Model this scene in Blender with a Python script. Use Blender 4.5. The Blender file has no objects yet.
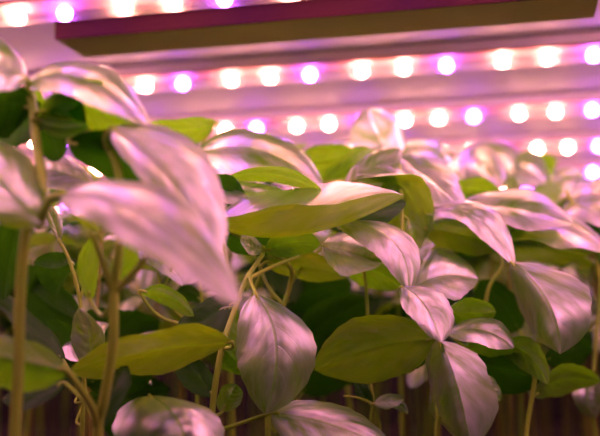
import bpy, math, random
from mathutils import Vector, Matrix
random.seed(7)
S = bpy.context.scene
col = S.collection
V = Vector
PI = math.pi

# ------------------------------------------------------------------ camera
CAMZ = 0.17                       # lens height above the growing bed
PITCH = math.atan(112/900)
F = 900.0
cd = bpy.data.cameras.new('camera'); cam = bpy.data.objects.new('camera', cd); col.objects.link(cam)
cam.location = (0, 0, CAMZ); cam.rotation_euler = (PI/2 + PITCH, 0, 0)
cd.sensor_width = 36; cd.lens = 54; cd.clip_start = 0.01; cd.clip_end = 50
cd.dof.use_dof = True; cd.dof.focus_distance = 0.455; cd.dof.aperture_fstop = 4.9
S.camera = cam
cp, sp = math.cos(PITCH), math.sin(PITCH)
def at(px, py, d):
    """point of the place at distance d (metres along the view axis)"""
    x = (px-300)/F*d; y = -(py-218)/F*d
    return V((x, d*cp - y*sp, CAMZ + d*sp + y*cp))
EYE = V((0, 0, CAMZ))

# ------------------------------------------------------------------ materials
def mat(name):
    m = bpy.data.materials.new(name); m.use_nodes = True
    nt = m.node_tree; nt.nodes.clear()
    out = nt.nodes.new('ShaderNodeOutputMaterial')
    return m, nt, out
def N(nt, t, **kw):
    n = nt.nodes.new(t)
    for k, v in kw.items():
        if k in n.inputs: n.inputs[k].default_value = v
        else: setattr(n, k, v)
    return n
def math_(nt, op, a, b=None, c=None):
    n = nt.nodes.new('ShaderNodeMath'); n.operation = op
    for i, v in enumerate((a, b, c)):
        if v is None: continue
        if isinstance(v, (int, float)): n.inputs[i].default_value = v
        else: nt.links.new(v, n.inputs[i])
    return n.outputs[0]
def mixc(nt, f, a, b):
    n = nt.nodes.new('ShaderNodeMix'); n.data_type = 'RGBA'
    for i, v in ((0, f), (6, a), (7, b)):
        if isinstance(v, (int, float)): n.inputs[i].default_value = v
        elif isinstance(v, tuple): n.inputs[i].default_value = (*v, 1)
        else: nt.links.new(v, n.inputs[i])
    return n.outputs[2]

def leaf_material(name, top, under, trans, gloss, rough, tw=.42):
    m, nt, out = mat(name)
    uv = N(nt, 'ShaderNodeUVMap'); sx = N(nt, 'ShaderNodeSeparateXYZ'); nt.links.new(uv.outputs[0], sx.inputs[0])
    u, v = sx.outputs[0], sx.outputs[1]
    s = math_(nt, 'ABSOLUTE', math_(nt, 'MULTIPLY_ADD', v, 2.0, -1.0))
    sq = math_(nt, 'POWER', s, 1.25)
    ph = math_(nt, 'MULTIPLY', math_(nt, 'SUBTRACT', u, math_(nt, 'MULTIPLY', sq, .36)), 6.0)
    fr = math_(nt, 'ABSOLUTE', math_(nt, 'SUBTRACT', math_(nt, 'FRACT', ph), .5))      # .5 on a vein
    vein = math_(nt, 'MULTIPLY', math_(nt, 'SUBTRACT', fr, .445), 18.0); vein.node.use_clamp = True
    rib = math_(nt, 'MULTIPLY', math_(nt, 'SUBTRACT', .05, s), 30.0); rib.node.use_clamp = True
    vm = math_(nt, 'MAXIMUM', math_(nt, 'MULTIPLY', vein, .55), rib)
    tc = N(nt, 'ShaderNodeTexCoord'); no = N(nt, 'ShaderNodeTexNoise', Scale=70.0, Detail=4.0)
    nt.links.new(tc.outputs['Object'], no.inputs['Vector'])
    geo = N(nt, 'ShaderNodeNewGeometry')
    base = mixc(nt, geo.outputs['Backfacing'], top, under)
    dark = mixc(nt, 1.0, base, tuple(c*.62 for c in top))
    nf = math_(nt, 'MULTIPLY', math_(nt, 'SUBTRACT', no.outputs[0], .35), 1.6); nf.node.use_clamp = True
    base2 = mixc(nt, math_(nt, 'MULTIPLY', nf, .55), base, dark)
    pale = tuple(min(1, c*1.7+.03) for c in top)
    base3 = mixc(nt, math_(nt, 'MULTIPLY', vm, .75), base2, pale)
    # fine crinkle and sunken veins
    n2 = N(nt, 'ShaderNodeTexNoise', Scale=420.0, Detail=3.0); nt.links.new(tc.outputs['Object'], n2.inputs['Vector'])
    h = math_(nt, 'ADD', math_(nt, 'MULTIPLY', n2.outputs[0], .25), math_(nt, 'MULTIPLY', vm, -.8))
    bp = N(nt, 'ShaderNodeBump', Strength=.5, Distance=.0004); nt.links.new(h, bp.inputs['Height'])
    d = N(nt, 'ShaderNodeBsdfDiffuse'); nt.links.new(base3, d.inputs[0]); nt.links.new(bp.outputs[0], d.inputs['Normal'])
    t = N(nt, 'ShaderNodeBsdfTranslucent'); nt.links.new(mixc(nt, math_(nt, 'MULTIPLY', vm, .5), trans, tuple(min(1, c*1.25) for c in trans)), t.inputs[0])
    mx = N(nt, 'ShaderNodeMixShader'); mx.inputs[0].default_value = tw
    nt.links.new(d.outputs[0], mx.inputs[1]); nt.links.new(t.outputs[0], mx.inputs[2])
    g = N(nt, 'ShaderNodeBsdfGlossy', Roughness=rough); g.inputs[0].default_value = (1, 1, 1, 1)
    nt.links.new(bp.outputs[0], g.inputs['Normal'])
    lw = N(nt, 'ShaderNodeLayerWeight', Blend=.35)
    gf = math_(nt, 'ADD', gloss, math_(nt, 'MULTIPLY', lw.outputs[0], gloss*1.2))
    st = N(nt, 'ShaderNodeTexNoise', Scale=1.0, Detail=3.0, Roughness=.6); cx = N(nt, 'ShaderNodeCombineXYZ')
    oi = N(nt, 'ShaderNodeObjectInfo')
    nt.links.new(math_(nt, 'MULTIPLY', ph, .55), cx.inputs[0]); nt.links.new(math_(nt, 'MULTIPLY', v, 2.2), cx.inputs[1])
    nt.links.new(math_(nt, 'MULTIPLY', oi.outputs['Random'], 40.0), cx.inputs[2]); nt.links.new(cx.outputs[0], st.inputs['Vector'])
    sf = math_(nt, 'MULTIPLY_ADD', math_(nt, 'SUBTRACT', st.outputs[0], .5), 4.4, 1.05)
    sf = math_(nt, 'MINIMUM', math_(nt, 'MAXIMUM', sf, .04), 1.9)
    sf = math_(nt, 'MULTIPLY', sf, math_(nt, 'SUBTRACT', 1.0, math_(nt, 'MULTIPLY', rib, .6)))
    gf = math_(nt, 'MULTIPLY', gf, sf)
    gf = math_(nt, 'MULTIPLY', gf, math_(nt, 'SUBTRACT', 1.0, math_(nt, 'MULTIPLY', geo.outputs['Backfacing'], .78)))
    m2 = N(nt, 'ShaderNodeMixShader'); nt.links.new(gf, m2.inputs[0])
    nt.links.new(mx.outputs[0], m2.inputs[1]); nt.links.new(g.outputs[0], m2.inputs[2])
    nt.links.new(m2.outputs[0], out.inputs[0])
    return m
GREEN = (.07, .23, .008); UNDER = (.19, .42, .015); TRANS = (.32, .66, .003)
M_LEAF = leaf_material('basil_leaf', GREEN, UNDER, TRANS, .36, .38)
M_DARK = leaf_material('basil_leaf_shaded', (.022, .09, .004), (.03, .12, .005), (.05, .24, .003), .02, .5, .4)  # darker, less glossy copy of the leaf: shade put into its colour
M_LITE = leaf_material('basil_leaf_young', (.16, .36, .02), (.22, .42, .03), (.28, .76, .005), .16, .45, .55)

def principled(name, c, rough=.5, metal=0, noise=0, scale=40, c2=None, spec=.5):
    m, nt, out = mat(name)
    p = N(nt, 'ShaderNodeBsdfPrincipled', Roughness=rough, Metallic=metal); p.inputs['Specular IOR Level'].default_value = spec
    if c2:
        tc = N(nt, 'ShaderNodeTexCoord'); no = N(nt, 'ShaderNodeTexNoise', Scale=float(scale), Detail=5.0)
        nt.links.new(tc.outputs['Object'], no.inputs['Vector'])
        nt.links.new(mixc(nt, no.outputs[0], c, c2), p.inputs['Base Color'])
        bp = N(nt, 'ShaderNodeBump', Strength=.3, Distance=.001); nt.links.new(no.outputs[0], bp.inputs['Height'])
        nt.links.new(bp.outputs[0], p.inputs['Normal'])
    else: p.inputs['Base Color'].default_value = (*c, 1)
    nt.links.new(p.outputs[0], out.inputs[0])
    return m
M_STEM = principled('basil_stem', (.30, .56, .03), .4, c2=(.46, .54, .08), scale=60)
M_STEMR = principled('basil_stem_woody', (.36, .36, .06), .5, c2=(.24, .20, .04), scale=60)
M_CEIL = principled('shelf_underside_white', (.46, .41, .45), .7, c2=(.42, .37, .41), scale=6)
M_HOUS = principled('white_aluminium', (.85, .72, .8), .6)
M_BAND = principled('dark_plum', (.05, .014, .035), .8, spec=.1)
M_BAR = principled('olive_painted_metal', (.34, .36, .09), .9, c2=(.27, .28, .07), scale=20, spec=.05)
M_BARF = principled('plum_painted_metal', (.03, .004, .012), .8, spec=.1)
M_SOIL = principled('growing_medium', (.02, .012, .008), .9, c2=(.03, .018, .01), scale=80)
M_WALL = principled('wall_paint', (.014, .009, .006), .8, c2=(.01, .007, .005), scale=4)
M_CAP = principled('white_plastic', (.7, .65, .68), .4)
def emis(name, c, st):
    m, nt, out = mat(name); e = N(nt, 'ShaderNodeEmission', Strength=st); e.inputs[0].default_value = (*c, 1)
    nt.links.new(e.outputs[0], out.inputs[0]); return m
M_LEDW = emis('led_warm', (1, .42, .32), 84)
M_LEDB = emis('led_blue', (.50, .11, 1), 46)
def cover_mat():
    m, nt, out = mat('frosted_tube')
    tr = N(nt, 'ShaderNodeBsdfTransparent'); tr.inputs[0].default_value = (1, .97, .97, 1)
    tl = N(nt, 'ShaderNodeBsdfTranslucent'); tl.inputs[0].default_value = (1, .86, .86, 1)
    mx = N(nt, 'ShaderNodeMixShader'); mx.inputs[0].default_value = .10
    nt.links.new(tr.outputs[0], mx.inputs[1]); nt.links.new(tl.outputs[0], mx.inputs[2]); nt.links.new(mx.outputs[0], out.inputs[0])
    return m
M_COVER = cover_mat()
M_BOARD = principled('led_board', (.28, .09, .09), .7)

# ------------------------------------------------------------------ builders
def link(name, verts, faces, m, parent=None, loc=None, smooth=True, uvs=None, label=None):
    me = bpy.data.meshes.new(name); me.from_pydata([tuple(v) for v in verts], [], faces); me.materials.append(m)
    if smooth: me.polygons.foreach_set('use_smooth', [True]*len(me.polygons))
    if uvs:
        ul = me.uv_layers.new(name='UVMap')
        for l in me.loops: ul.data[l.index].uv = uvs[l.vertex_index]
    me.update()
    o = bpy.data.objects.new(name, me); col.objects.link(o)
    if parent: o.parent = parent
    if loc is not None: o.location = loc
    if label: o['label'] = label
    return o
def thing(name, label, cat, loc=(0, 0, 0), group=None):
    o = bpy.data.objects.new(name, None); o.empty_display_size = .02; col.objects.link(o)
    o.location = loc; o['label'] = label; o['category'] = cat
    if group: o['group'] = group
    return o
def spline(pts, n):
    """Catmull-Rom through pts, n samples per span"""
    P = [2*pts[0]-pts[1]] + list(pts) + [2*pts[-1]-pts[-2]]
    o = []
    for i in range(1, len(P)-2):
        a, b, c, d = P[i-1:i+3]
        for k in range(n):
            t = k/n
            o.append(.5*((2*b) + (c-a)*t + (2*a-5*b+4*c-d)*t*t + (3*b-a-3*c+d)*t**3))
    o.append(pts[-1]); return o
def tube(pts, radii, seg=8):
    """closed tube round a polyline"""
    vs, fs = [], []
    n = len(pts); ref = V((.3, 1, .1)).normalized()
    for i, p in enumerate(pts):
        t = (pts[min(i+1, n-1)] - pts[max(i-1, 0)])
        t = t.normalized() if t.length > 1e-9 else V((0, 0, 1))
        a = t.cross(ref); a = a.normalized() if a.length > 1e-4 else t.orthogonal().normalized()
        b = t.cross(a)
        r = radii[0] + (radii[1]-radii[0])*i/(n-1) if len(radii) == 2 else radii[i]
        for k in range(seg):
            an = 2*PI*k/seg
            vs.append(p + a*(math.cos(an)*r) + b*(math.sin(an)*r))
    for i in range(n-1):
        for k in range(seg):
            q = (k+1) % seg
            fs.append((i*seg+k, i*seg+q, (i+1)*seg+q, (i+1)*seg+k))
    fs.append(tuple(range(seg-1, -1, -1))); fs.append(tuple(range((n-1)*seg, n*seg)))
    return vs, fs
def wprof(u):
    return (max(u, 0)**.6)*(max(1-u, 0)**.72)/(.6094*.6577)
def leaf_geo(B, M, T, L, R, vis, nu=30, ns=7, puck=.0011, bulge=.16, rnd=None):
    """leaf blade through base B, middle M, tip T with side points L and R; vis: which face the eye sees"""
    rnd = rnd or random
    C = 2*M - (B+T)/2
    def cen(u): return (1-u)**2*B + 2*u*(1-u)*C + u*u*T
    wl, wr = L-M, R-M
    tan0 = (T-B).normalized(); n = tan0.cross(wr-wl)
    n = n.normalized() if n.length > 1e-9 else V((0, 0, 1))
    flip = n.z < 0 if vis == 'z' else ((n.dot(EYE-M) < 0) == (vis == 'top'))
    if flip: n = -n
    W = (wl.length+wr.length)/2
    p1, p2, p3 = rnd.uniform(0, 6), rnd.uniform(0, 6), rnd.uniform(.6, 1.3)
    vs, uvs, fs = [], [], []
    for i in range(nu+1):
        u = i/nu; c = cen(u)
        w = wprof(u) if 0 < i < nu else .012
        if i == 0: w = .05
        tg = (cen(min(1, u+.02))-cen(max(0, u-.02))).normalized()
        for j in range(-ns, ns+1):
            s = abs(j)/ns; side = wr if j > 0 else wl
            sd = side - tg*side.dot(tg)*.6*min(1, u*2)      # turn the ribs with the midrib
            if sd.length > 1e-9: sd = sd*(side.length/sd.length)
            ww = w*(1+.018*math.sin(u*46+p1)*(s**3))
            p = c + sd*(s*ww) + tg*(s*s*w*side.length*.12)
            vph = 6*(u-.36*s**1.25)
            pk = abs(math.sin(PI*vph))*math.sin(PI*min(1, s*1.02))**.7 if s > 0 else 0
            h = puck*p3*pk*min(1, w*1.3)
            h += bulge*W*w*math.sin(PI*s**.8)*.55
            h += .055*W*s*s*w*math.sin(u*11+p2+(2 if j > 0 else 0))
            h -= .03*W*max(0, 1-s*6)
            vs.append(p + n*h); uvs.append((u, .5+.5*j/ns))
    K = 2*ns+1
    # orientation of the grid against n
    a, b, c_ = vs[(nu//2)*K+ns], vs[(nu//2+1)*K+ns], vs[(nu//2)*K+2*ns]
    ccw = (b-a).cross(c_-a).dot(n) > 0
    for i in range(nu):
        for j in range(K-1):
            q = (i*K+j, (i+1)*K+j, (i+1)*K+j+1, i*K+j+1)
            fs.append(q if ccw else q[::-1])
    return vs, fs, uvs
def petiole_geo(base, att, out_dir, r):
    d = (base-att).length
    mid = (base+att)/2 - out_dir*.15*d + V((0, 0, -.08*d))
    pts = spline([att, mid, base, base + out_dir*.004], 5)
    return tube(pts, (r*1.15, r*.7), 7)

PLANTS = {}
def plant(name, label, stems, group=None, r=(.0022, .0014), m=None):
    """stems: polylines in (px,py,d), the first one bottom to top; it is carried on down to the bed"""
    main = [at(*p) for p in stems[0]]
    b = main[0]; d = (main[0]-main[1]); d = d/abs(d.z) if abs(d.z) > .001 else V((0, 0, -1))
    foot = V((b.x+d.x*.35*b.z, b.y+d.y*.35*b.z, 0.001))
    main = [foot, (foot+b)/2+V((0.001, 0, 0))] + main
    root = thing('basil_plant', label, 'plant', foot, group)
    pts = spline(main, 6)
    vs, fs = tube([p-foot for p in pts], (r[0]*1.15, r[1]), 10)
    link('stem', vs, fs, m or M_STEM, root)
    allp = list(pts)
    for st in stems[1:]:
        q = spline([at(*p) for p in st], 6)
        vs, fs = tube([p-foot for p in q], (r[1]*1.05, r[1]*.7), 8)
        link('branch', vs, fs, m or M_STEM, root); allp += q
    PLANTS[name] = (root, foot, allp, r)
def leaf(pl, B, M, T, L, R, vis='top', att=None, m=None, bulge=.16, pr=None, label=None, pet=True):
    root, foot, pts, r = PLANTS[pl]
    B, M, T, L, R = (at(*p) for p in (B, M, T, L, R))
    vs, fs, uvs = leaf_geo(B, M, T, L, R, vis, bulge=bulge)
    o = link('leaf', [v-foot for v in vs], fs, m or M_LEAF, root, uvs=uvs, label=label)
    if pet:
        a = at(*att) if att else min(pts, key=lambda p: (p-B).length)
        od = (M-B).normalized()
        vs, fs = petiole_geo(B, a, od, pr or min(.0011, r[1]*.85))
        link('leaf_stalk', [v-foot for v in vs], fs, M_STEM, o)
    return o

# ------------------------------------------------------------------ hero plants
# left edge, close to the lens
plant('A', 'blurred basil plant at the left edge with the big drooping leaf',
      [[(15, 440, .36), (19, 360, .36), (20, 300, .36), (27, 228, .36), (42, 190, .365), (36, 140, .375), (33, 108, .38), (28, 82, .38)],
       [(38, 226, .362), (50, 200, .352), (64, 194, .342)]], r=(.0021, .0019))
leaf('A', (44, 224, .36), (10, 188, .35), (-40, 132, .35), (36, 166, .37), (-16, 206, .34))
leaf('A', (27, 80, .375), (-2, 62, .365), (-42, 50, .36), (8, 46, .385), (-14, 88, .35))
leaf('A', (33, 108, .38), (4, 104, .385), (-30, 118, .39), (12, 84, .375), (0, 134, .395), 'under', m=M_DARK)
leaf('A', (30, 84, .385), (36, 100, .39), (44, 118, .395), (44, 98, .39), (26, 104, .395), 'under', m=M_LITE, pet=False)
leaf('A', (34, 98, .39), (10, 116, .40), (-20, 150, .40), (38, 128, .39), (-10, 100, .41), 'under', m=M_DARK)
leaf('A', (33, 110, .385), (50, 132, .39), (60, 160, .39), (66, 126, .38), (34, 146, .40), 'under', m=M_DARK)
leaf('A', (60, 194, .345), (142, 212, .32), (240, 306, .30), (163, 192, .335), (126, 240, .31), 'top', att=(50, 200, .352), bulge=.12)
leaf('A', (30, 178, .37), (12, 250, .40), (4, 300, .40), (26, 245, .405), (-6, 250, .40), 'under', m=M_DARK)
leaf('A', (34, 118, .375), (60, 128, .372), (88, 124, .37), (58, 118, .37), (62, 138, .375), 'under', m=M_LITE)

plant('B', 'blurred basil plant, second thick stem from the left, leaves arching at the top',
      [[(97, 440, .385), (104, 400, .38), (113, 345, .375), (114, 292, .375), (119, 250, .375), (122, 200, .378), (110, 150, .38), (70, 122, .382), (34, 112, .385)],
       [(114, 292, .375), (103, 262, .372), (92, 232, .37)], [(114, 292, .375), (138, 268, .373), (156, 240, .37)]], r=(.0021, .0017))
leaf('B', (26, 84, .385), (86, 79, .375), (153, 130, .365), (90, 64, .39), (78, 98, .36), att=(33, 110, .385))
leaf('B', (36, 112, .37), (88, 106, .38), (142, 146, .38), (98, 82, .372), (74, 138, .395), 'under', m=M_LITE)
leaf('B', (36, 112, .38), (62, 108, .385), (86, 132, .385), (72, 92, .37), (54, 126, .395), 'under', m=M_DARK, bulge=.1)
leaf('B', (112, 128, .36), (172, 172, .355), (220, 252, .345), (198, 148, .365), (150, 190, .345))
leaf('B', (68, 142, .375), (112, 152, .38), (166, 182, .38), (120, 134, .37), (104, 176, .395), 'under', m=M_DARK)
leaf('B', (90, 300, .40), (86, 262, .40), (96, 236, .40), (78, 265, .40), (98, 268, .40), 'under', m=M_LITE)
leaf('B', (118, 288, .39), (122, 262, .385), (134, 238, .385), (112, 262, .38), (136, 266, .39), 'under', m=M_LITE)
leaf('B', (96, 186, .40), (60, 172, .41), (30, 168, .42), (62, 158, .42), (58, 188, .40), 'top')
leaf('B', (68, 372, .37), (15, 360, .36), (-50, 350, .355), (20, 338, .375), (10, 390, .365), 'under', att=(97, 428, .385), pr=.0017, m=M_LITE)
leaf('B', (66, 384, .40), (34, 394, .40), (2, 398, .40), (38, 383, .41), (32, 408, .39), 'top', att=(97, 430, .385), m=M_DARK)
leaf('B', (64, 362, .44), (32, 328, .44), (-12, 284, .44), (44, 324, .45), (20, 333, .43), 'top', m=M_DARK)
leaf('B', (100, 428, .39), (118, 378, .40), (128, 366, .41), (108, 384, .41), (126, 392, .40), 'top', m=M_DARK)

plant('C', 'slender basil plant with small upright leaf between the two thick left stems',
      [[(82, 440, .45), (84, 372, .445), (80, 318, .44), (80, 300, .44), (70, 262, .44), (58, 238, .44)],
       [(80, 300, .44), (88, 270, .44), (94, 244, .44)]], r=(.0011, .0008))
leaf('C', (86, 364, .43), (90, 336, .43), (79, 308, .43), (72, 342, .435), (104, 342, .425), 'top')
leaf('C', (60, 240, .44), (52, 218, .44), (44, 204, .44), (48, 222, .44), (60, 216, .44), 'top')
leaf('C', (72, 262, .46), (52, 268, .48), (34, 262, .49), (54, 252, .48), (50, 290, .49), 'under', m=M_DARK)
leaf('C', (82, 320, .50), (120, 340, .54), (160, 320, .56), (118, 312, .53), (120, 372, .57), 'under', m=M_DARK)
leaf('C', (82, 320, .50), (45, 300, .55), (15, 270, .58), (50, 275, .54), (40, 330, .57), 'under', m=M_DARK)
leaf('C', (84, 384, .48), (64, 352, .485), (46, 322, .49), (84, 340, .48), (46, 362, .50), 'under', m=M_DARK)  # this and the next leaf added to darken the gap behind them
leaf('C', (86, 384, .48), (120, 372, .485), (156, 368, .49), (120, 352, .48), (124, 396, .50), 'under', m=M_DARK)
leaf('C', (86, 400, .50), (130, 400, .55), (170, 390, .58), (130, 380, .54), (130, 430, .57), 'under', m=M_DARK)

plant('D', 'basil plant with the sharp pale leaf hanging point down, left of the centre',
      [[(211, 440, .45), (214, 395, .45), (222, 348, .45), (236, 306, .46), (246, 280, .47), (263, 254, .48)],
       [(246, 280, .47), (274, 266, .475), (300, 256, .48)]], r=(.0017, .0012))
leaf('D', (256, 294, .455), (276, 344, .44), (266, 414, .435), (236, 352, .45), (316, 350, .45), att=(250, 274, .472), bulge=.2)
leaf('D', (232, 342, .435), (158, 349, .42), (70, 370, .405), (158, 328, .40), (146, 375, .44), 'under', att=(222, 348, .45))
leaf('D', (236, 306, .465), (224, 332, .47), (246, 372, .47), (212, 326, .475), (240, 336, .465), 'top', m=M_LITE)
leaf('D', (236, 302, .47), (208, 316, .47), (170, 340, .47), (204, 300, .48), (212, 338, .46), 'top', m=M_DARK)
leaf('D', (272, 413, .445), (330, 424, .44), (396, 452, .43), (336, 404, .45), (316, 456, .43), 'top', att=(212, 432, .45))
leaf('D', (150, 396, .42), (180, 424, .40), (188, 478, .395), (116, 428, .41), (222, 424, .41), 'top', att=(209, 436, .45), bulge=.24)
leaf('D', (264, 251, .48), (292, 242, .48), (320, 243, .475), (290, 228, .475), (294, 256, .487), 'under', m=M_LITE)
leaf('D', (262, 251, .48), (250, 245, .475), (240, 240, .47), (252, 236, .48), (250, 254, .47), 'top')
leaf('D', (222, 412, .455), (230, 396, .455), (236, 384, .455), (218, 396, .46), (242, 400, .45), 'under', m=M_LITE)
leaf('D', (222, 350, .46), (228, 366, .465), (246, 374, .465), (222, 368, .47), (238, 362, .46), 'under', m=M_LITE)
leaf('D', (140, 292, .47), (166, 294, .47), (194, 316, .465), (172, 288, .47), (160, 303, .48), 'under', m=M_LITE, att=(200, 330, .48))

leaf('D', (214, 396, .452), (196, 372, .47), (176, 352, .48), (204, 364, .475), (186, 384, .46), 'under', m=M_DARK)
plant('N', 'thin basil shoot rising under the big drooping blurred leaf',
      [[(196, 440, .52), (198, 380, .52), (203, 320, .52), (201, 284, .52), (204, 262, .52)],
       [(203, 330, .52), (176, 312, .515), (162, 290, .51), (157, 266, .51)], [(162, 290, .51), (170, 274, .508), (174, 258, .508)]], r=(.0012, .0008))
leaf('N', (157, 266, .51), (150, 258, .51), (146, 246, .51), (156, 254, .51), (144, 262, .51), 'top')
leaf('N', (157, 266, .51), (162, 256, .51), (170, 250, .51), (168, 260, .51), (160, 250, .51), 'under', m=M_LITE)
leaf('N', (202, 290, .52), (214, 280, .53), (228, 284, .54), (214, 272, .53), (212, 290, .53), 'under', m=M_DARK)
leaf('N', (202, 300, .52), (186, 292, .53), (172, 300, .54), (188, 284, .53), (188, 302, .53), 'under', m=M_DARK)
plant('E', 'basil plant behind the sharp pale leaf, carrying the long folded leaf across the centre',
      [[(268, 440, .50), (269, 400, .50), (276, 330, .50), (290, 285, .50), (286, 262, .49), (232, 232, .48), (216, 224, .47)],
       [(290, 285, .50), (302, 268, .505), (330, 240, .51)], [(283, 305, .50), (268, 286, .505), (258, 262, .51), (250, 244, .51)], [(272, 360, .50), (256, 340, .51), (252, 300, .515), (262, 270, .515)]], r=(.0017, .0011))
leaf('E', (214, 224, .465), (298, 234, .462), (404, 196, .47), (300, 206, .445), (296, 186, .49), 'z', bulge=.02, label='long folded leaf, pale above and yellow-green beneath')
leaf('E', (266, 262, .50), (304, 266, .50), (350, 276, .50), (308, 252, .49), (302, 280, .51), 'under')
leaf('E', (300, 345, .56), (330, 320, .56), (368, 300, .56), (318, 302, .55), (345, 342, .57), 'under', m=M_DARK)
leaf('E', (290, 300, .58), (315, 290, .58), (352, 284, .58), (318, 272, .57), (312, 316, .59), 'under', m=M_DARK)
leaf('E', (302, 392, .60), (326, 362, .58), (372, 352, .57), (310, 352, .57), (345, 388, .60), 'under', m=M_DARK)
leaf('E', (222, 232, .49), (250, 244, .50), (300, 238, .50), (252, 232, .49), (250, 256, .51), 'under', m=M_DARK)

plant('F', 'basil plant with tiny side shoots on its thin stem, under the broad olive leaf',
      [[(370, 440, .49), (373, 404, .49), (369, 372, .495), (367, 300, .50), (362, 262, .50), (350, 230, .50), (352, 180, .52)],
       [(373, 404, .49), (358, 398, .485), (344, 396, .48)], [(373, 404, .49), (380, 425, .49), (378, 440, .485)]], r=(.0011, .0009))
leaf('F', (322, 246, .485), (350, 252, .48), (384, 262, .47), (354, 230, .495), (344, 274, .465))
leaf('F', (338, 222, .48), (392, 240, .47), (409, 290, .46), (410, 236, .475), (374, 254, .465))
leaf('F', (344, 268, .50), (374, 271, .50), (400, 286, .495), (382, 258, .49), (366, 287, .51), 'under', m=M_LITE)
leaf('F', (330, 227, .50), (366, 212, .50), (406, 202, .50), (358, 198, .51), (374, 228, .49), 'top', m=M_DARK)
leaf('F', (350, 180, .51), (402, 186, .51), (424, 240, .51), (424, 184, .50), (378, 206, .525), 'under')
leaf('F', (346, 178, .52), (396, 170, .53), (432, 214, .53), (402, 160, .55), (390, 178, .51), 'top')
leaf('F', (296, 163, .57), (325, 160, .57), (357, 154, .57), (324, 144, .56), (326, 178, .58), 'under', m=M_LITE)
leaf('F', (374, 404, .485), (388, 400, .48), (404, 400, .475), (388, 394, .485), (390, 408, .475), 'top', m=M_LITE)
leaf('F', (374, 404, .485), (394, 402, .48), (408, 414, .475), (398, 398, .48), (390, 407, .478), 'top', m=M_LITE)
leaf('F', (372, 404, .49), (362, 392, .495), (358, 378, .50), (356, 392, .50), (369, 388, .49), 'top', m=M_DARK)
leaf('F', (345, 196, .50), (370, 168, .52), (400, 148, .54), (362, 160, .53), (382, 182, .51), 'top')
leaf('F', (322, 184, .55), (350, 166, .55), (372, 150, .56), (338, 160, .54), (364, 180, .56), 'under', m=M_LITE)

plant('G', 'basil plant right of the centre with a long striped leaf hanging to the bottom edge',
      [[(437, 440, .46), (438, 410, .46), (434, 375, .465), (430, 340, .465), (416, 300, .47), (404, 270, .48), (402, 215, .50), (400, 165, .53)],
       [(416, 300, .47), (404, 287, .465)]], r=(.0013, .001))
leaf('G', (434, 339, .445), (376, 346, .46), (315, 370, .475), (366, 316, .45), (384, 380, .475), 'under', m=M_LEAF)
leaf('G', (438, 340, .44), (456, 388, .43), (470, 452, .425), (424, 381, .485), (494, 382, .445), 'top', bulge=.1)
leaf('G', (402, 287, .455), (424, 304, .445), (442, 342, .435), (448, 300, .455), (408, 314, .44), 'top')
leaf('G', (430, 350, .48), (404, 358, .49), (372, 372, .50), (400, 345, .48), (408, 372, .50), 'top', m=M_DARK)
leaf('G', (482, 374, .475), (491, 388, .475), (500, 401, .475), (498, 384, .48), (484, 394, .47), 'top', m=M_LITE, att=(434, 372, .466))
leaf('G', (412, 290, .49), (442, 275, .49), (478, 279, .49), (438, 250, .51), (446, 300, .47), 'top')
leaf('G', (396, 156, .55), (428, 176, .54), (463, 208, .53), (444, 166, .56), (408, 194, .52), 'top', bulge=.05)
leaf('G', (392, 160, .56), (412, 188, .55), (430, 216, .54), (424, 176, .56), (400, 200, .55), 'top')
leaf('G', (408, 220, .50), (414, 240, .50), (404, 262, .50), (404, 236, .49), (424, 236, .51), 'under')

plant('H', 'basil plant with arching leaves and a curled green leaf, beside the striped leaf',
      [[(470, 440, .56), (474, 390, .55), (482, 340, .53), (488, 290, .52), (502, 262, .52), (480, 225, .53), (455, 205, .54)],
       [(482, 340, .53), (470, 325, .51), (452, 318, .50)]], r=(.0013, .001))
leaf('H', (426, 214, .51), (474, 215, .505), (514, 266, .49), (487, 206, .52), (462, 224, .495), 'top')
leaf('H', (424, 228, .51), (462, 234, .51), (506, 248, .51), (470, 220, .50), (454, 252, .53), 'under')
leaf('H', (447, 312, .49), (471, 313, .49), (496, 312, .49), (472, 298, .485), (472, 330, .50), 'under', m=M_LITE, bulge=.4)
leaf('H', (448, 332, .48), (484, 330, .475), (514, 348, .47), (490, 318, .485), (476, 344, .465), 'top')
leaf('H', (466, 347, .485), (490, 344, .485), (514, 350, .48), (492, 334, .475), (488, 356, .495), 'under', m=M_LITE)
leaf('H', (486, 346, .50), (522, 350, .495), (548, 384, .485), (534, 342, .49), (512, 362, .505), 'under', m=M_LITE)
leaf('H', (470, 362, .51), (506, 368, .52), (546, 382, .52), (512, 352, .50), (498, 392, .54), 'under', m=M_DARK)
leaf('H', (456, 208, .54), (512, 208, .535), (573, 224, .52), (516, 190, .56), (502, 226, .51), 'top')
leaf('H', (446, 190, .56), (474, 189, .57), (504, 198, .57), (478, 178, .56), (468, 204, .58), 'under', m=M_LITE)
leaf('H', (440, 182, .60), (468, 162, .60), (502, 186, .58), (474, 146, .63), (464, 180, .58), 'top')

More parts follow.
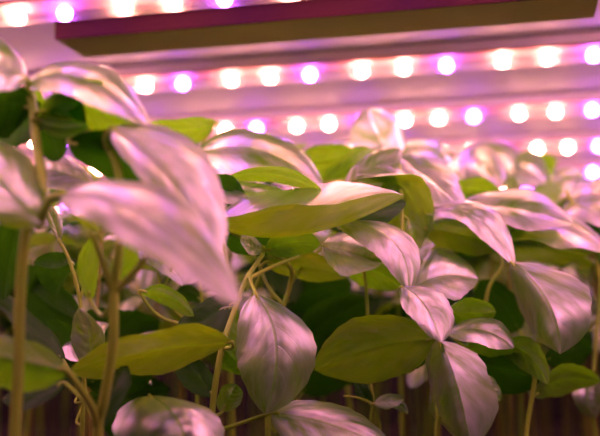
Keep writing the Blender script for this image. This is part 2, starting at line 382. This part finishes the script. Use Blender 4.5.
plant('I', 'basil plant on the right with a broad sharp leaf drooping beside its pinkish stem',
      [[(526, 440, .50), (533, 392, .50), (539, 345, .495), (541, 312, .49), (530, 280, .49), (512, 260, .495), (510, 236, .52)]], r=(.0013, .001))
leaf('I', (511, 262, .485), (546, 301, .46), (560, 354, .455), (521, 314, .515), (588, 292, .475), 'top', bulge=.14)
leaf('I', (492, 240, .54), (548, 229, .54), (604, 252, .53), (556, 210, .57), (544, 244, .515), 'top')
leaf('I', (488, 236, .54), (536, 246, .55), (592, 254, .56), (540, 230, .54), (530, 262, .57), 'under')
leaf('H', (462, 214, .53), (505, 228, .54), (556, 232, .55), (510, 214, .53), (498, 244, .56), 'under')
leaf('I', (534, 396, .51), (560, 380, .52), (600, 382, .53), (562, 366, .51), (562, 394, .53), 'under', m=M_LITE)
leaf('I', (545, 360, .53), (568, 352, .54), (592, 352, .55), (566, 340, .53), (570, 368, .55), 'under', m=M_DARK)
leaf('I', (520, 330, .56), (500, 300, .56), (480, 280, .56), (516, 296, .55), (486, 322, .57), 'under', m=M_DARK)

plant('J', 'blurred basil plant at the right edge with curled purple-tinted leaves low down',
      [[(596, 440, .56), (592, 400, .56), (596, 340, .57), (600, 280, .58), (586, 230, .58), (566, 190, .58)]], r=(.0014, .001))
leaf('J', (592, 372, .56), (588, 394, .55), (596, 418, .55), (572, 394, .55), (604, 390, .56), 'top')
leaf('J', (590, 330, .57), (576, 345, .56), (558, 362, .56), (570, 332, .56), (586, 360, .57), 'under', m=M_DARK)
leaf('J', (596, 300, .60), (582, 280, .60), (562, 270, .61), (576, 268, .61), (588, 298, .60), 'top')
leaf('J', (562, 212, .58), (592, 200, .58), (630, 210, .58), (590, 184, .60), (590, 226, .56), 'top')
leaf('J', (565, 200, .59), (588, 222, .58), (620, 246, .58), (602, 204, .59), (574, 240, .57), 'top', m=M_DARK)
leaf('J', (560, 196, .60), (582, 188, .60), (612, 192, .60), (584, 178, .62), (580, 200, .59), 'top')
leaf('J', (576, 330, .60), (592, 315, .62), (612, 330, .62), (596, 300, .62), (588, 345, .60), 'top')

plant('K', 'basil plant behind the big blurred left leaf, with a streaked pale leaf reaching right',
      [[(228, 300, .58), (222, 240, .58), (205, 190, .56), (196, 160, .55), (214, 124, .55)]], r=(.0014, .001))
leaf('K', (188, 158, .53), (254, 148, .53), (324, 188, .52), (262, 130, .55), (240, 176, .50), 'top')
leaf('K', (226, 178, .49), (272, 174, .485), (322, 191, .485), (280, 168, .48), (274, 183, .495), 'under', m=M_LITE)
leaf('K', (200, 188, .485), (222, 188, .485), (246, 206, .49), (228, 175, .48), (216, 210, .50), 'under', m=M_DARK)
leaf('K', (216, 122, .54), (186, 130, .54), (142, 126, .54), (186, 118, .53), (184, 146, .55), 'under', m=M_LITE)
leaf('K', (190, 176, .50), (240, 190, .49), (290, 196, .49), (245, 178, .50), (236, 204, .48), 'top')
leaf('K', (196, 156, .56), (236, 143, .57), (280, 158, .56), (234, 135, .58), (240, 152, .55), 'top')

plant('L', 'basil plant behind the centre with a pale upright leaf standing against the second lamp row',
      [[(398, 300, .64), (396, 240, .64), (394, 190, .63), (393, 158, .63)],
       [(394, 190, .63), (350, 175, .62), (318, 165, .62)]], r=(.0014, .001))
leaf('L', (396, 156, .62), (382, 134, .62), (370, 108, .62), (352, 142, .61), (404, 130, .63), 'top')
leaf('L', (318, 168, .63), (336, 152, .63), (362, 158, .62), (338, 140, .65), (334, 164, .61), 'top')
leaf('L', (340, 176, .60), (376, 160, .60), (410, 190, .58), (384, 146, .62), (368, 176, .58), 'top')
leaf('L', (300, 178, .62), (282, 158, .62), (262, 148, .63), (296, 148, .63), (272, 172, .61), 'top')
leaf('L', (396, 158, .63), (420, 150, .63), (446, 160, .62), (424, 138, .64), (418, 166, .62), 'top')

plant('M', 'basil plant with a broad pale leaf under the lamps, back right',
      [[(520, 300, .68), (522, 240, .68), (520, 200, .68), (516, 180, .68)],
       [(520, 200, .68), (545, 188, .68), (552, 180, .68)]], r=(.0014, .001))
leaf('M', (514, 190, .66), (520, 170, .66), (548, 184, .65), (524, 150, .68), (508, 182, .64), 'top')
leaf('M', (520, 188, .67), (498, 162, .68), (470, 148, .69), (510, 148, .69), (484, 176, .66), 'top')
leaf('M', (552, 190, .68), (566, 176, .68), (584, 176, .68), (562, 166, .69), (576, 190, .67), 'top')
leaf('M', (548, 184, .68), (550, 168, .68), (528, 156, .68), (554, 158, .67), (540, 176, .69), 'under', m=M_LITE)
leaf('M', (530, 196, .64), (548, 192, .64), (566, 206, .63), (550, 182, .65), (544, 204, .63), 'under', m=M_LITE)
leaf('M', (470, 190, .66), (448, 166, .67), (424, 160, .68), (454, 152, .68), (440, 180, .65), 'top')

# ------------------------------------------------------------------ the crowd behind
CROWD = 'basil plants crowded behind the front row'
CLABEL = 'out-of-focus basil plant in the dense crowd behind the front row'
rg = random.Random(21)
def blade(size, droop, fold, rnd):
    """a blade starting at the origin along +X"""
    B = V((0, 0, 0)); T = V((size, 0, -droop*size)); M = V((size*.52, 0, size*(.10-droop*.28)))
    w = size*rnd.uniform(.27, .34)
    L = M+V((0, w, fold*w)); R = M+V((0, -w, fold*w))
    return leaf_geo(B, M, T, L, R, 'z', nu=18, ns=5, puck=.0009, rnd=rnd)
blades = []
for k in range(8):
    vs, fs, uvs = blade(.052, [.1, .3, .55, .8, .2, .45, 1.0, .65][k], rg.uniform(-.25, .35), rg)
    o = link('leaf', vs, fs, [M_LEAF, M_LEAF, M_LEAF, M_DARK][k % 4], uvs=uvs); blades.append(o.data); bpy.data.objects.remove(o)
pv, pf = tube(spline([V((-.014, 0, -.004)), V((-.006, 0, -.001)), V((.003, 0, .0005))], 3), (.001, .0007), 6)
pm = link('leaf_stalk', pv, pf, M_STEM); PET = pm.data; bpy.data.objects.remove(pm)
def crowd_proto(H, k):
    root = thing('basil_plant', CLABEL, 'plant', (0, 0, 0), CROWD)
    pts = [V((0, 0, 0)), V((rg.uniform(-.004, .004), rg.uniform(-.004, .004), H*.4)), V((rg.uniform(-.006, .006), rg.uniform(-.006, .006), H*.75)), V((0, 0, H))]
    sm = spline(pts, 5); vs, fs = tube(sm, (.0024, .0011), 8)
    link('stem', vs, fs, M_STEMR if k % 2 else M_STEM, root)
    ang = rg.uniform(0, 3)
    for lv, (zf, sc) in enumerate(((1.0, .62), (.985, .85), (.90, 1.05), (.77, 1.0), (.60, .7))):
        p = min(sm, key=lambda q: abs(q.z-zf*H)); ang += PI/2 + rg.uniform(-.3, .3)
        for side in (0, PI):
            if lv == 4 and rg.random() < .5: continue
            a = ang+side+rg.uniform(-.25, .25); s = sc*rg.uniform(.85, 1.15)
            up = rg.uniform(.5, 1.0) if lv == 0 else rg.uniform(-.1, .35)
            mtx = Matrix.Translation(p) @ Matrix.Rotation(a, 4, 'Z') @ Matrix.Rotation(-up, 4, 'Y') @ Matrix.Translation((.013*s, 0, .003)) @ Matrix.Rotation(rg.uniform(-.3, .3), 4, 'X') @ Matrix.Scale(s, 4)
            lf = bpy.data.objects.new('leaf', rg.choice(blades)); col.objects.link(lf); lf.parent = root; lf.matrix_local = mtx
            st = bpy.data.objects.new('leaf_stalk', PET); col.objects.link(st); st.parent = lf
    return root
def copy_tree(o, parent=None):
    c = o.copy(); col.objects.link(c)
    if parent: c.parent = parent; c.matrix_local = o.matrix_local.copy()
    for ch in list(o.children): copy_tree(ch, c)
    return c
protos = [crowd_proto(h, i) for i, h in enumerate((.272, .262, .280, .268, .255, .275))]
bpy.context.view_layer.update()
spots = []
y = .64
row = 0
while y < 1.16:
    half = y*.36+.09
    x = -half + (row % 2)*.03
    while x < half:
        spots.append((x+rg.uniform(-.014, .014), y+rg.uniform(-.014, .014), 0)); x += .052
    y += .058; row += 1
for x, yy in ((-.27, .50), (.25, .46), (.24, .55), (.30, .50), (-.08, .59), (-.115, .53)): spots.append((x, yy, -1))
used = set()
for i, (x, yy, fl) in enumerate(spots):
    k = rg.randrange(6)
    if k in used: r_ = copy_tree(protos[k])
    else: r_ = protos[k]; used.add(k)
    # the bed is a little lower-grown towards the lens on the right
    s = rg.uniform(.93, 1.03)*(.94 if x > .1 or yy > .85 else .97)
    if fl == -1: s *= .9
    r_.location = (x, yy, 0); r_.rotation_euler = (rg.uniform(-.05, .05), rg.uniform(-.05, .05), rg.uniform(0, 6.28)); r_.scale = (s, s, s)
    if fl == -1:
        r_['label'] = 'basil plant standing just outside the crowd, beside the front row'; r_['group'] = 'basil plants flanking the front row'
for k in range(6):
    if k not in used:
        for ch in list(protos[k].children_recursive)+[protos[k]]: bpy.data.objects.remove(ch)

# ------------------------------------------------------------------ lamps
HZ = .19
def ground(px, py, h):
    """where the sight line through px,py meets height h above the lens"""
    r = at(px, py, 1.0)-EYE; t = h/r.z; return EYE + r*t
D = V((-.9713, .2381, 0)).normalized()         # the strips run almost square to the view
P2, P3 = ground(500, 58, HZ), ground(500, 112, HZ)
perp = V((-D.y, D.x, 0)); 
if perp.y < 0: perp = -perp
gap = (P3-P2).dot(perp)
PER = .1
def along(px, P):
    """parameter along the strip where it crosses the sight plane of column px"""
    nrm = V((1, 0, 0)) - V((0, cp, sp))*0; a = (px-300)/F
    # x = a * depth, depth = y*cp + (z-CAMZ)*sp
    f = lambda q: q.x - a*(q.y*cp + (q.z-CAMZ)*sp)
    g0, g1 = f(P), f(P+D); return -g0/(g1-g0)
def box(name, c, ax, hx, hy, hz, m, parent, bevel=.0008):
    """box centred c with long axis ax"""
    ay = V((-ax.y, ax.x, 0)).normalized(); az = V((0, 0, 1)); vs = []; b = min(bevel, hy*.4, hz*.4)
    ring = [(-hy+b, -hz), (hy-b, -hz), (hy, -hz+b), (hy, hz-b), (hy-b, hz), (-hy+b, hz), (-hy, hz-b), (-hy, -hz+b)]
    for sx in (-1, 1):
        for (yy, zz) in ring: vs.append(c + ax*hx*sx + ay*yy + az*zz)
    fs = [(k, (k+1) % 8, 8+(k+1) % 8, 8+k) for k in range(8)] + [tuple(range(7, -1, -1)), tuple(range(8, 16))]
    return link(name, vs, fs, m, parent, smooth=False)
def sphere_data(r, m, name):
    vs, fs = [], []
    nr, ns = 6, 10
    for i in range(1, nr):
        th = PI*i/nr
        for k in range(ns): vs.append(V((r*math.sin(th)*math.cos(2*PI*k/ns), r*math.sin(th)*math.sin(2*PI*k/ns), r*math.cos(th))))
    vs += [V((0, 0, r)), V((0, 0, -r))]; a, b = len(vs)-2, len(vs)-1
    for i in range(nr-2):
        for k in range(ns):
            q = (k+1) % ns; fs.append((i*ns+k, (i+1)*ns+k, (i+1)*ns+q, i*ns+q))
    for k in range(ns):
        q = (k+1) % ns; fs.append((k, q, a)); fs.append(((nr-2)*ns+q, (nr-2)*ns+k, b))
    o = link(name, vs, fs, m); d = o.data; bpy.data.objects.remove(o); return d
LW, LB = sphere_data(.0041, M_LEDW, 'warm_led'), sphere_data(.0048, M_LEDB, 'blue_led')
CEILZ = CAMZ+HZ+.0108
blue_px = {1: 65, 2: 310, 3: 362, 4: 499, 5: 593}
words = {-1: None}
labels = {-2: 'grow light tube overhead behind the lens, fourth ahead of the nearest visible one', -1: 'grow light tube overhead, two before the nearest visible one',
          0: 'grow light tube overhead just before the nearest visible one',
          1: 'glowing grow light tube crossing the top left corner, nearest of the rows',
          2: 'long glowing pink grow light tube, first full row under the olive bar',
          3: 'glowing pink grow light tube, middle row, partly behind the leaf tips',
          4: 'glowing pink grow light tube just above the leaves on the right, fourth row',
          5: 'farthest visible grow light tube, mostly hidden by leaves at the right edge',
          6: 'grow light tube hidden behind the leaves, beyond the farthest visible row'}
for k in (-1, 0, 1, 2, 3, 4, 5, 6):
    P = P2 + perp*gap*(k-2)
    root = thing('grow_light', labels[k], 'lamp', P)
    t0 = along(blue_px[k], P) if k in blue_px else .03*k
    cx = -P.x/D.x                                   # where the strip crosses x = 0
    a0, a1 = cx-.62, cx+.62
    A = D*a0; Bq = D*a1
    vs, fs = tube([A, D*(a0*.5+a1*.5), Bq], (.0074, .0074), 18)
    vs = [V((v.x, v.y, min(v.z, .0034))) for v in vs]
    link('tube_cover', vs, fs[:-2], M_COVER, root)
    box('circuit_board', D*((a0+a1)/2)+V((0, 0, .0029)) - perp*.0005, D, .618, .0105, .0006, M_BOARD, root, .0002)
    box('housing', D*((a0+a1)/2)+V((0, 0, .0071)) - perp*.003, D, .62, .008, .0036, M_HOUS, root)
    box('dark_band', D*((a0+a1)/2)+V((0, 0, .0066)) + perp*.013, D, .62, .0079, .0041, M_BAND, root)  # dark plum strip added along the far side of the tube
    for e in (a0, a1):
        vs, fs = tube([D*(e-.006), D*(e+.006)], (.0084, .0084), 18); link('end_cap', vs, fs, M_CAP, root)
    n0 = math.ceil((a0+.02-t0)/PER)-1; cnt = 0
    for j in range(n0, n0+15):
        for fr, dat in ((0, LB), (-.39, LW), (-.695, LW)):
            t = t0+(j+fr)*PER
            if a0+.015 < t < a1-.015:
                o = bpy.data.objects.new(dat.name.split('.')[0], dat); col.objects.link(o); o.parent = root; o.location = D*t + V((0, 0, -.0028))
# olive bar on the shelf's underside
q0, q1 = ground(60, 44, HZ-.006), ground(572, 0, HZ-.006)
fr0, bk0 = ground(300, 21, HZ-.006), ground(300, 43, HZ-.006)
wbar = (bk0-fr0).dot(perp)
tA = (q0-fr0).dot(D); tB = (ground(578, 14, HZ-.006)-bk0).dot(D)
ctr = fr0 + perp*wbar/2
bar = thing('ceiling_bar', 'olive metal bar under the shelf between the nearest two lamp rows', 'bar', ctr)
zh = (CEILZ-(CAMZ+HZ-.006))/2
box('bar_body', D*((tA+tB)/2)+V((0, 0, zh+.0004)), D, abs(tA-tB)/2, wbar/2, zh-.0008, M_BAR, bar)
box('front_flange', D*((tA+tB)/2)+V((0, 0, zh+.0002))-perp*(wbar/2+.0008), D, abs(tA-tB)/2, .0008, zh-.0006, M_BARF, bar, .0002)

# ------------------------------------------------------------------ setting
def slab(name, x0, x1, y0, y1, z0, z1, m):
    vs = [V((x, y, z)) for z in (z0, z1) for y in (y0, y1) for x in (x0, x1)]
    fs = [(0, 2, 3, 1), (4, 5, 7, 6), (0, 1, 5, 4), (2, 6, 7, 3), (0, 4, 6, 2), (1, 3, 7, 5)]
    o = link(name, vs, fs, m, smooth=False); o['kind'] = 'structure'; return o
slab('ceiling', -1.1, 1.1, -.5, 1.7, CEILZ, CEILZ+.02, M_CEIL)
slab('floor', -1.1, 1.1, .2, 1.7, -.03, 0, M_SOIL)
slab('wall_back', -1.1, 1.1, 1.7, 1.72, -.03, CEILZ+.02, M_WALL)

# ------------------------------------------------------------------ world and view
w = bpy.data.worlds.new('world'); S.world = w; w.use_nodes = True
w.node_tree.nodes['Background'].inputs[0].default_value = (.9, .35, .7, 1); w.node_tree.nodes['Background'].inputs[1].default_value = .012
vs_ = S.view_settings; vs_.view_transform = 'Standard'; vs_.look = 'None'; vs_.gamma = 1; vs_.use_curve_mapping = False
vs_.exposure = 0.92
